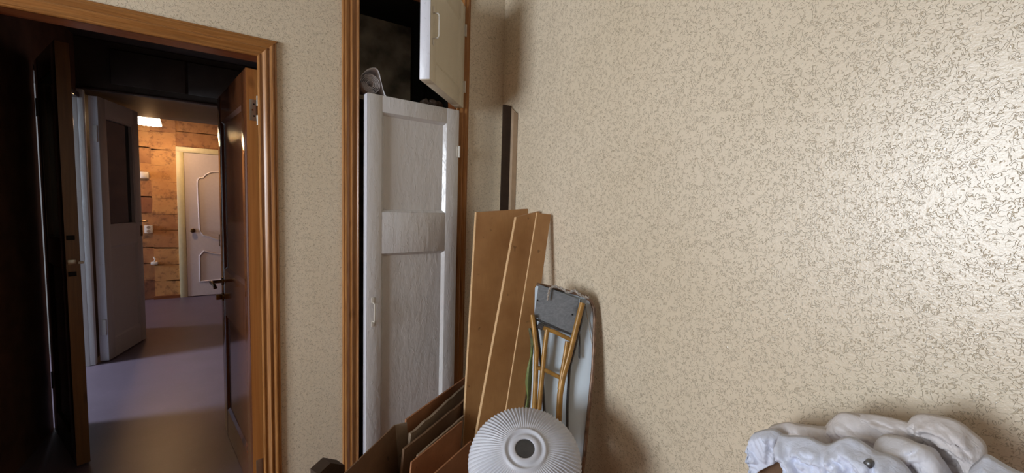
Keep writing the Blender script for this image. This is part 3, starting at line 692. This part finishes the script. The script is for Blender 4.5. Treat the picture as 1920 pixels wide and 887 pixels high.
axis = Vector((math.cos(el)*math.cos(az), math.cos(el)*math.sin(az), math.sin(el)))
sh.scale = (1.035, 1.035, 1.035); sh.rotation_euler = axis.to_track_quat('Z', 'Y').to_euler()
# a carton below the picture carries the shade
bx = tag(empty('storage_carton', (sh.location.x, sh.location.y, 0)), 'plain brown carton under the ribbed lampshade', 'box')
MB().box((-0.11, -0.09, 0), (0.11, 0.11, 0.47)).build('carton_body', M['carton'], bx)

# ------------------------------------------------------------------ heap of clothes at the right
M['cloth_blue'] = None
def fabric(name, col):
    t = NT(name); v = t.coord(); a = t.noise(v, 9, 3, 0.6); b2 = t.noise(v, 45, 3, 0.6, 0.5)
    c = t.mix(t.ramp(a, [(0.3, 0.0), (0.7, 1.0)]), tuple(x*0.9 for x in col[:3])+(1,), col)
    nb = t.bump(a, 0.4, 0.012); nb = t.bump(b2, 0.6, 0.005, nb)
    m_ = t.set(c, 0.85, 0, nb); t.b.inputs['Sheen Weight'].default_value = 0.1; return m_
M['f_blue'] = fabric('pale_blue_cotton', srgb(216, 222, 240)); M['f_white'] = fabric('white_cotton', srgb(218, 218, 226)); M['f_beige'] = fabric('greyish_cotton', srgb(210, 204, 204))
def lerp_curve(pts, u):
    n_ = len(pts)-1; x = u*n_; i = min(int(x), n_-1); t = x-i; return Vector(pts[i]).lerp(Vector(pts[i+1]), t)
def seg_dist(p, a, b_):
    ab = b_-a; L2 = ab.length_squared; t = max(0, min(1, (p-a).dot(ab)/L2)) if L2 > 0 else 0
    return (p-(a+ab*t)).length, (p-a).cross(ab) if False else ((p.x-a.x)*ab.y-(p.y-a.y)*ab.x), t
def garment(name, top, bottom, x0, bulge, ridges, mat, label, NU=150, NV=80, parent_parts=None, jitter=0.013, lean=0.0, part_of=None, ee=0.14):
    seed = len(name)*1.7
    top = smooth([Vector((0, q[1], q[2])) for q in top], 5); bottom = smooth([Vector((0, q[1], q[2])) for q in bottom], 5)
    rd = []
    for pts, wid, amp in ridges: rd.append(([Vector((q[1], q[2])) for q in pts], wid, amp))
    v = []; f = []
    for j_ in range(NV+1):
        vv = j_/NV
        for i in range(NU+1):
            u = i/NU; p = lerp_curve(top, u).lerp(lerp_curve(bottom, u), vv)
            e = min(1.0, min(vv/ee, u/0.10, (1-u)/0.10))
            h = bulge*(0.55*math.sqrt(max(0, 1-(1-e)**2))+0.45*e)+lean*vv
            q = Vector((p.y, p.z))
            for pts, wid, amp in rd:
                best = 1e9; side = 0; tt = 0
                for k in range(len(pts)-1):
                    d, s_, t_ = seg_dist(q, pts[k], pts[k+1])
                    if d < best: best = d; side = s_; tt = (k+t_)/(len(pts)-1)
                if best < wid*3:
                    w_ = wid*(0.38 if side > 0 else 1.9); taper = min(1, tt/0.15+0.25, (1-tt)/0.15+0.25)
                    h += amp*taper*math.exp(-(best/w_)**1.15)
            w1 = mn.noise(Vector((q.x*9+seed, q.y*9, 0)))*0.06
            c1 = abs(mn.noise(Vector(((q.x+q.y*0.6)*17+w1*24+seed, (q.y-q.x*0.35)*36, seed))))
            c2 = abs(mn.noise(Vector(((q.x-q.y)*58+seed, (q.y+q.x)*30+w1*40, seed*2))))
            h += jitter*e*((1-min(1, c1*3.6))**1.6*1.0+(1-min(1, c2*3))**1.6*0.40)
            v.append((x0-h, q.x, q.y))
    W_ = NU+1
    for j_ in range(NV):
        for i in range(NU): f.append((j_*W_+i, j_*W_+i+1, (j_+1)*W_+i+1, (j_+1)*W_+i))
    lo = min(q[2] for q in v)
    if part_of:
        root = part_of; v = [Vector(q)-root.location for q in v]
        o = new_obj('fold', v, f, mat, root, True); md = o.modifiers.new('s', 'SOLIDIFY'); md.thickness = 0.004; md.offset = 0
        return root
    root = tag(empty(name, (x0, v[W_//2][1], lo)), label, 'clothing')
    v = [Vector(q)-root.location for q in v]
    o = new_obj('cloth_body', v, f, mat, root, True)
    md = o.modifiers.new('s', 'SOLIDIFY'); md.thickness = 0.003; md.offset = 0
    return root
cs_ = garment('crumpled_sheet', [(1.090, 0.447, 0.741), (1.090, 0.449, 0.842), (1.090, 0.409, 0.881), (1.090, 0.335, 0.909), (1.090, 0.322, 0.933), (1.090, 0.301, 0.958), (1.090, 0.251, 0.976), (1.090, 0.203, 0.984), (1.090, 0.179, 1.012), (1.090, 0.140, 1.018), (1.090, 0.116, 1.006), (1.090, 0.101, 0.990), (1.090, 0.098, 0.948)],
        [(1.090, 0.432, 0.606), (1.090, 0.408, 0.623), (1.090, 0.375, 0.647), (1.090, 0.344, 0.670), (1.090, 0.314, 0.691), (1.090, 0.277, 0.718), (1.090, 0.234, 0.749), (1.090, 0.195, 0.777), (1.090, 0.159, 0.803), (1.090, 0.132, 0.822), (1.090, 0.107, 0.840), (1.090, 0.095, 0.849), (1.090, 0.083, 0.857)],
        1.09, 0.05, [([(1.090, 0.322, 0.931), (1.090, 0.283, 0.921), (1.090, 0.231, 0.929), (1.090, 0.184, 0.930), (1.090, 0.146, 0.909)], 0.006, 0.014),
                      ([(1.090, 0.286, 0.962), (1.090, 0.238, 0.969), (1.090, 0.190, 0.968), (1.090, 0.146, 0.956), (1.090, 0.124, 0.932)], 0.005, 0.012),
                      ([(1.090, 0.192, 0.994), (1.090, 0.155, 0.980), (1.090, 0.118, 0.948)], 0.005, 0.013),
                      ([(1.090, 0.161, 1.013), (1.090, 0.126, 0.998), (1.090, 0.104, 0.980)], 0.005, 0.012), ([(1.090, 0.301, 0.956), (1.090, 0.249, 0.952), (1.090, 0.200, 0.952), (1.090, 0.156, 0.946), (1.090, 0.126, 0.921)], 0.0090, 0.0217),
                      ([(1.090, 0.268, 0.968), (1.090, 0.218, 0.971), (1.090, 0.179, 0.963), (1.090, 0.137, 0.933)], 0.0075, 0.0161),
                      ([(1.090, 0.203, 0.983), (1.090, 0.171, 0.963), (1.090, 0.134, 0.937), (1.090, 0.117, 0.926)], 0.0067, 0.0186),
                      ([(1.090, 0.178, 1.007), (1.090, 0.139, 0.995), (1.090, 0.111, 0.971), (1.090, 0.099, 0.947)], 0.0097, 0.0211),
                      ([(1.090, 0.311, 0.921), (1.090, 0.265, 0.921), (1.090, 0.215, 0.930)], 0.0075, 0.0136),
                      ([(1.090, 0.437, 0.850), (1.090, 0.381, 0.876), (1.090, 0.319, 0.890)], 0.0090, 0.0174),
                      ([(1.090, 0.403, 0.879), (1.090, 0.349, 0.892), (1.090, 0.310, 0.907)], 0.0060, 0.0099)],
        M['f_beige'], 'crumpled greyish white bedsheet at the back of the clothes heap', 150, 70)
garment('fold', [(1.035, 0.314, 0.909), (1.035, 0.305, 0.952), (1.035, 0.286, 0.980), (1.035, 0.238, 0.985), (1.035, 0.191, 0.978), (1.035, 0.155, 0.972), (1.035, 0.124, 0.952), (1.035, 0.111, 0.930)], [(1.035, 0.311, 0.903), (1.035, 0.289, 0.915), (1.035, 0.258, 0.927), (1.035, 0.226, 0.933), (1.035, 0.195, 0.935), (1.035, 0.169, 0.925), (1.035, 0.150, 0.906), (1.035, 0.135, 0.885)], 1.035, 0.022, [([(1.035, 0.291, 0.947), (1.035, 0.236, 0.958), (1.035, 0.182, 0.954), (1.035, 0.142, 0.931)], 0.0060, 0.0120)], M['f_beige'], '', 90, 24, part_of=cs_, jitter=0.009, ee=0.3)
garment('fold', [(1.045, 0.283, 0.975), (1.045, 0.241, 0.993), (1.045, 0.194, 1.000), (1.045, 0.162, 0.996), (1.045, 0.130, 0.979), (1.045, 0.112, 0.946), (1.045, 0.108, 0.929)], [(1.045, 0.273, 0.969), (1.045, 0.236, 0.976), (1.045, 0.196, 0.975), (1.045, 0.163, 0.969), (1.045, 0.135, 0.950), (1.045, 0.123, 0.929), (1.045, 0.118, 0.902)], 1.045, 0.018, [([(1.045, 0.257, 0.980), (1.045, 0.201, 0.986), (1.045, 0.157, 0.975), (1.045, 0.125, 0.948)], 0.0050, 0.0100)], M['f_beige'], '', 90, 24, part_of=cs_, jitter=0.009, ee=0.3)
garment('fold', [(1.035, 0.189, 0.998), (1.035, 0.185, 1.017), (1.035, 0.170, 1.031), (1.035, 0.133, 1.037), (1.035, 0.111, 1.025), (1.035, 0.096, 1.008), (1.035, 0.094, 0.970)], [(1.035, 0.187, 0.992), (1.035, 0.171, 0.999), (1.035, 0.150, 0.995), (1.035, 0.129, 0.986), (1.035, 0.114, 0.969), (1.035, 0.104, 0.944), (1.035, 0.100, 0.927)], 1.035, 0.026, [([(1.035, 0.175, 1.015), (1.035, 0.138, 1.018), (1.035, 0.108, 0.990)], 0.0060, 0.0120), ([(1.035, 0.153, 1.032), (1.035, 0.118, 1.021), (1.035, 0.100, 0.985)], 0.0050, 0.0090)], M['f_beige'], '', 90, 24, part_of=cs_, jitter=0.009, ee=0.3)
garment('fold', [(1.030, 0.425, 0.858), (1.030, 0.419, 0.881), (1.030, 0.387, 0.910), (1.030, 0.360, 0.917), (1.030, 0.312, 0.931), (1.030, 0.292, 0.922)], [(1.030, 0.422, 0.849), (1.030, 0.398, 0.864), (1.030, 0.368, 0.877), (1.030, 0.337, 0.884), (1.030, 0.309, 0.890), (1.030, 0.288, 0.896)], 1.03, 0.020, [([(1.030, 0.407, 0.880), (1.030, 0.359, 0.900), (1.030, 0.301, 0.913)], 0.0060, 0.0120)], M['f_beige'], '', 70, 24, part_of=cs_, jitter=0.009, ee=0.3)
garment('folded_shirt', [(0.985, 0.216, 0.915), (0.985, 0.218, 0.973), (0.985, 0.195, 0.993), (0.985, 0.158, 0.999), (0.985, 0.138, 0.990), (0.985, 0.120, 0.962)],
        [(0.985, 0.204, 0.811), (0.985, 0.190, 0.821), (0.985, 0.169, 0.836), (0.985, 0.150, 0.850), (0.985, 0.131, 0.864), (0.985, 0.110, 0.879)],
        0.985, 0.035, [([(0.985, 0.215, 0.972), (0.985, 0.187, 0.975), (0.985, 0.166, 0.974)], 0.008, 0.020), ([(0.985, 0.156, 1.000), (0.985, 0.180, 0.979), (0.985, 0.186, 0.968)], 0.008, 0.018), ([(0.985, 0.158, 0.999), (0.985, 0.137, 0.986), (0.985, 0.123, 0.961)], 0.010, 0.022)],
        M['f_white'], 'white folded shirt in the middle of the clothes heap', 70, 50)
garment('white_pillowcase', [(0.990, 0.105, 0.956), (0.990, 0.103, 0.982), (0.990, 0.095, 1.001), (0.990, 0.088, 1.013), (0.990, 0.075, 1.009), (0.990, 0.059, 1.004), (0.990, 0.036, 1.003)],
        [(0.990, 0.100, 0.884), (0.990, 0.091, 0.890), (0.990, 0.081, 0.898), (0.990, 0.070, 0.906), (0.990, 0.060, 0.913), (0.990, 0.045, 0.924), (0.990, 0.031, 0.934)],
        0.99, 0.035, [([(0.990, 0.101, 0.983), (0.990, 0.088, 1.000), (0.990, 0.061, 0.992)], 0.010, 0.015)], M['f_blue'], 'pale cloth at the right end of the clothes heap', 60, 40)
garment('pale_blue_collar', [(0.980, 0.429, 0.803), (0.980, 0.434, 0.866), (0.980, 0.420, 0.887), (0.980, 0.393, 0.907), (0.980, 0.373, 0.904)],
        [(0.980, 0.421, 0.782), (0.980, 0.414, 0.792), (0.980, 0.402, 0.812), (0.980, 0.387, 0.830), (0.980, 0.373, 0.848)],
        0.98, 0.025, [([(0.980, 0.391, 0.906), (0.980, 0.391, 0.876), (0.980, 0.392, 0.834)], 0.008, 0.012)], M['f_blue'], 'pale blue garment hanging over the left end of the heap', 40, 40)
jk = garment('denim_jacket', [(0.915, 0.286, 0.876), (0.915, 0.337, 0.910), (0.915, 0.352, 0.933), (0.915, 0.337, 0.939), (0.915, 0.308, 0.952), (0.915, 0.272, 0.956), (0.915, 0.252, 0.978), (0.915, 0.235, 0.988), (0.915, 0.206, 0.982), (0.915, 0.175, 0.981), (0.915, 0.156, 0.964)],
        [(0.915, 0.267, 0.790), (0.915, 0.267, 0.790), (0.915, 0.264, 0.792), (0.915, 0.255, 0.799), (0.915, 0.239, 0.810), (0.915, 0.224, 0.821), (0.915, 0.210, 0.832), (0.915, 0.196, 0.842), (0.915, 0.176, 0.857), (0.915, 0.157, 0.871), (0.915, 0.142, 0.882)],
        0.915, 0.035, [([(0.915, 0.346, 0.931), (0.915, 0.326, 0.914), (0.915, 0.296, 0.886)], 0.008, 0.014), ([(0.915, 0.318, 0.935), (0.915, 0.274, 0.945), (0.915, 0.260, 0.924), (0.915, 0.254, 0.896)], 0.007, 0.016),
                      ([(0.915, 0.270, 0.954), (0.915, 0.241, 0.945), (0.915, 0.231, 0.915)], 0.007, 0.018), ([(0.915, 0.248, 0.978), (0.915, 0.220, 0.972), (0.915, 0.199, 0.979), (0.915, 0.178, 0.973)], 0.007, 0.018),
                      ([(0.915, 0.325, 0.908), (0.915, 0.289, 0.915), (0.915, 0.274, 0.889)], 0.006, 0.010), ([(0.915, 0.202, 0.977), (0.915, 0.204, 0.947), (0.915, 0.204, 0.897)], 0.006, 0.016), ([(0.915, 0.192, 0.973), (0.915, 0.171, 0.966), (0.915, 0.159, 0.936)], 0.006, 0.014)],
        M['f_blue'], 'pale blue cotton jacket with a dark metal button at the front of the heap', 130, 70, jitter=0.012)
bt = MB(); bc = Vector((0.862, 0.201, 0.975))-jk.location
bt.tube([bc+Vector((0.012, 0, 0)), bc, bc-Vector((0.002, 0, 0))], [0.0062, 0.0062, 0.0035], 18)
soft(bt.build('button', M['grey_tube'], jk))
o = MB().slab([(1.000, 0.430, 0.787), (1.000, 0.365, 0.868), (1.000, 0.344, 0.855), (1.000, 0.308, 0.825), (1.000, 0.294, 0.768), (1.000, 0.398, 0.696)], (0.012, 0, 0)).build('card_panel', M['carton_dark']); tag(o, 'brown stiff card panel under the left end of the clothes', 'cardboard')
# low table below the picture that carries the heap
tb = tag(empty('side_table', (0.99, 0.22, 0)), 'wooden side table under the clothes heap', 'table')
MB().box((-0.20, -0.36, 0.52), (0.20, 0.24, 0.545), 0.003).build('table_top', M['jamb'], tb)
for sx in (-0.18, 0.15):
    for sy in (-0.34, 0.20): MB().box((sx, sy, 0), (sx+0.03, sy+0.03, 0.52)).build('leg', M['jamb'], tb)
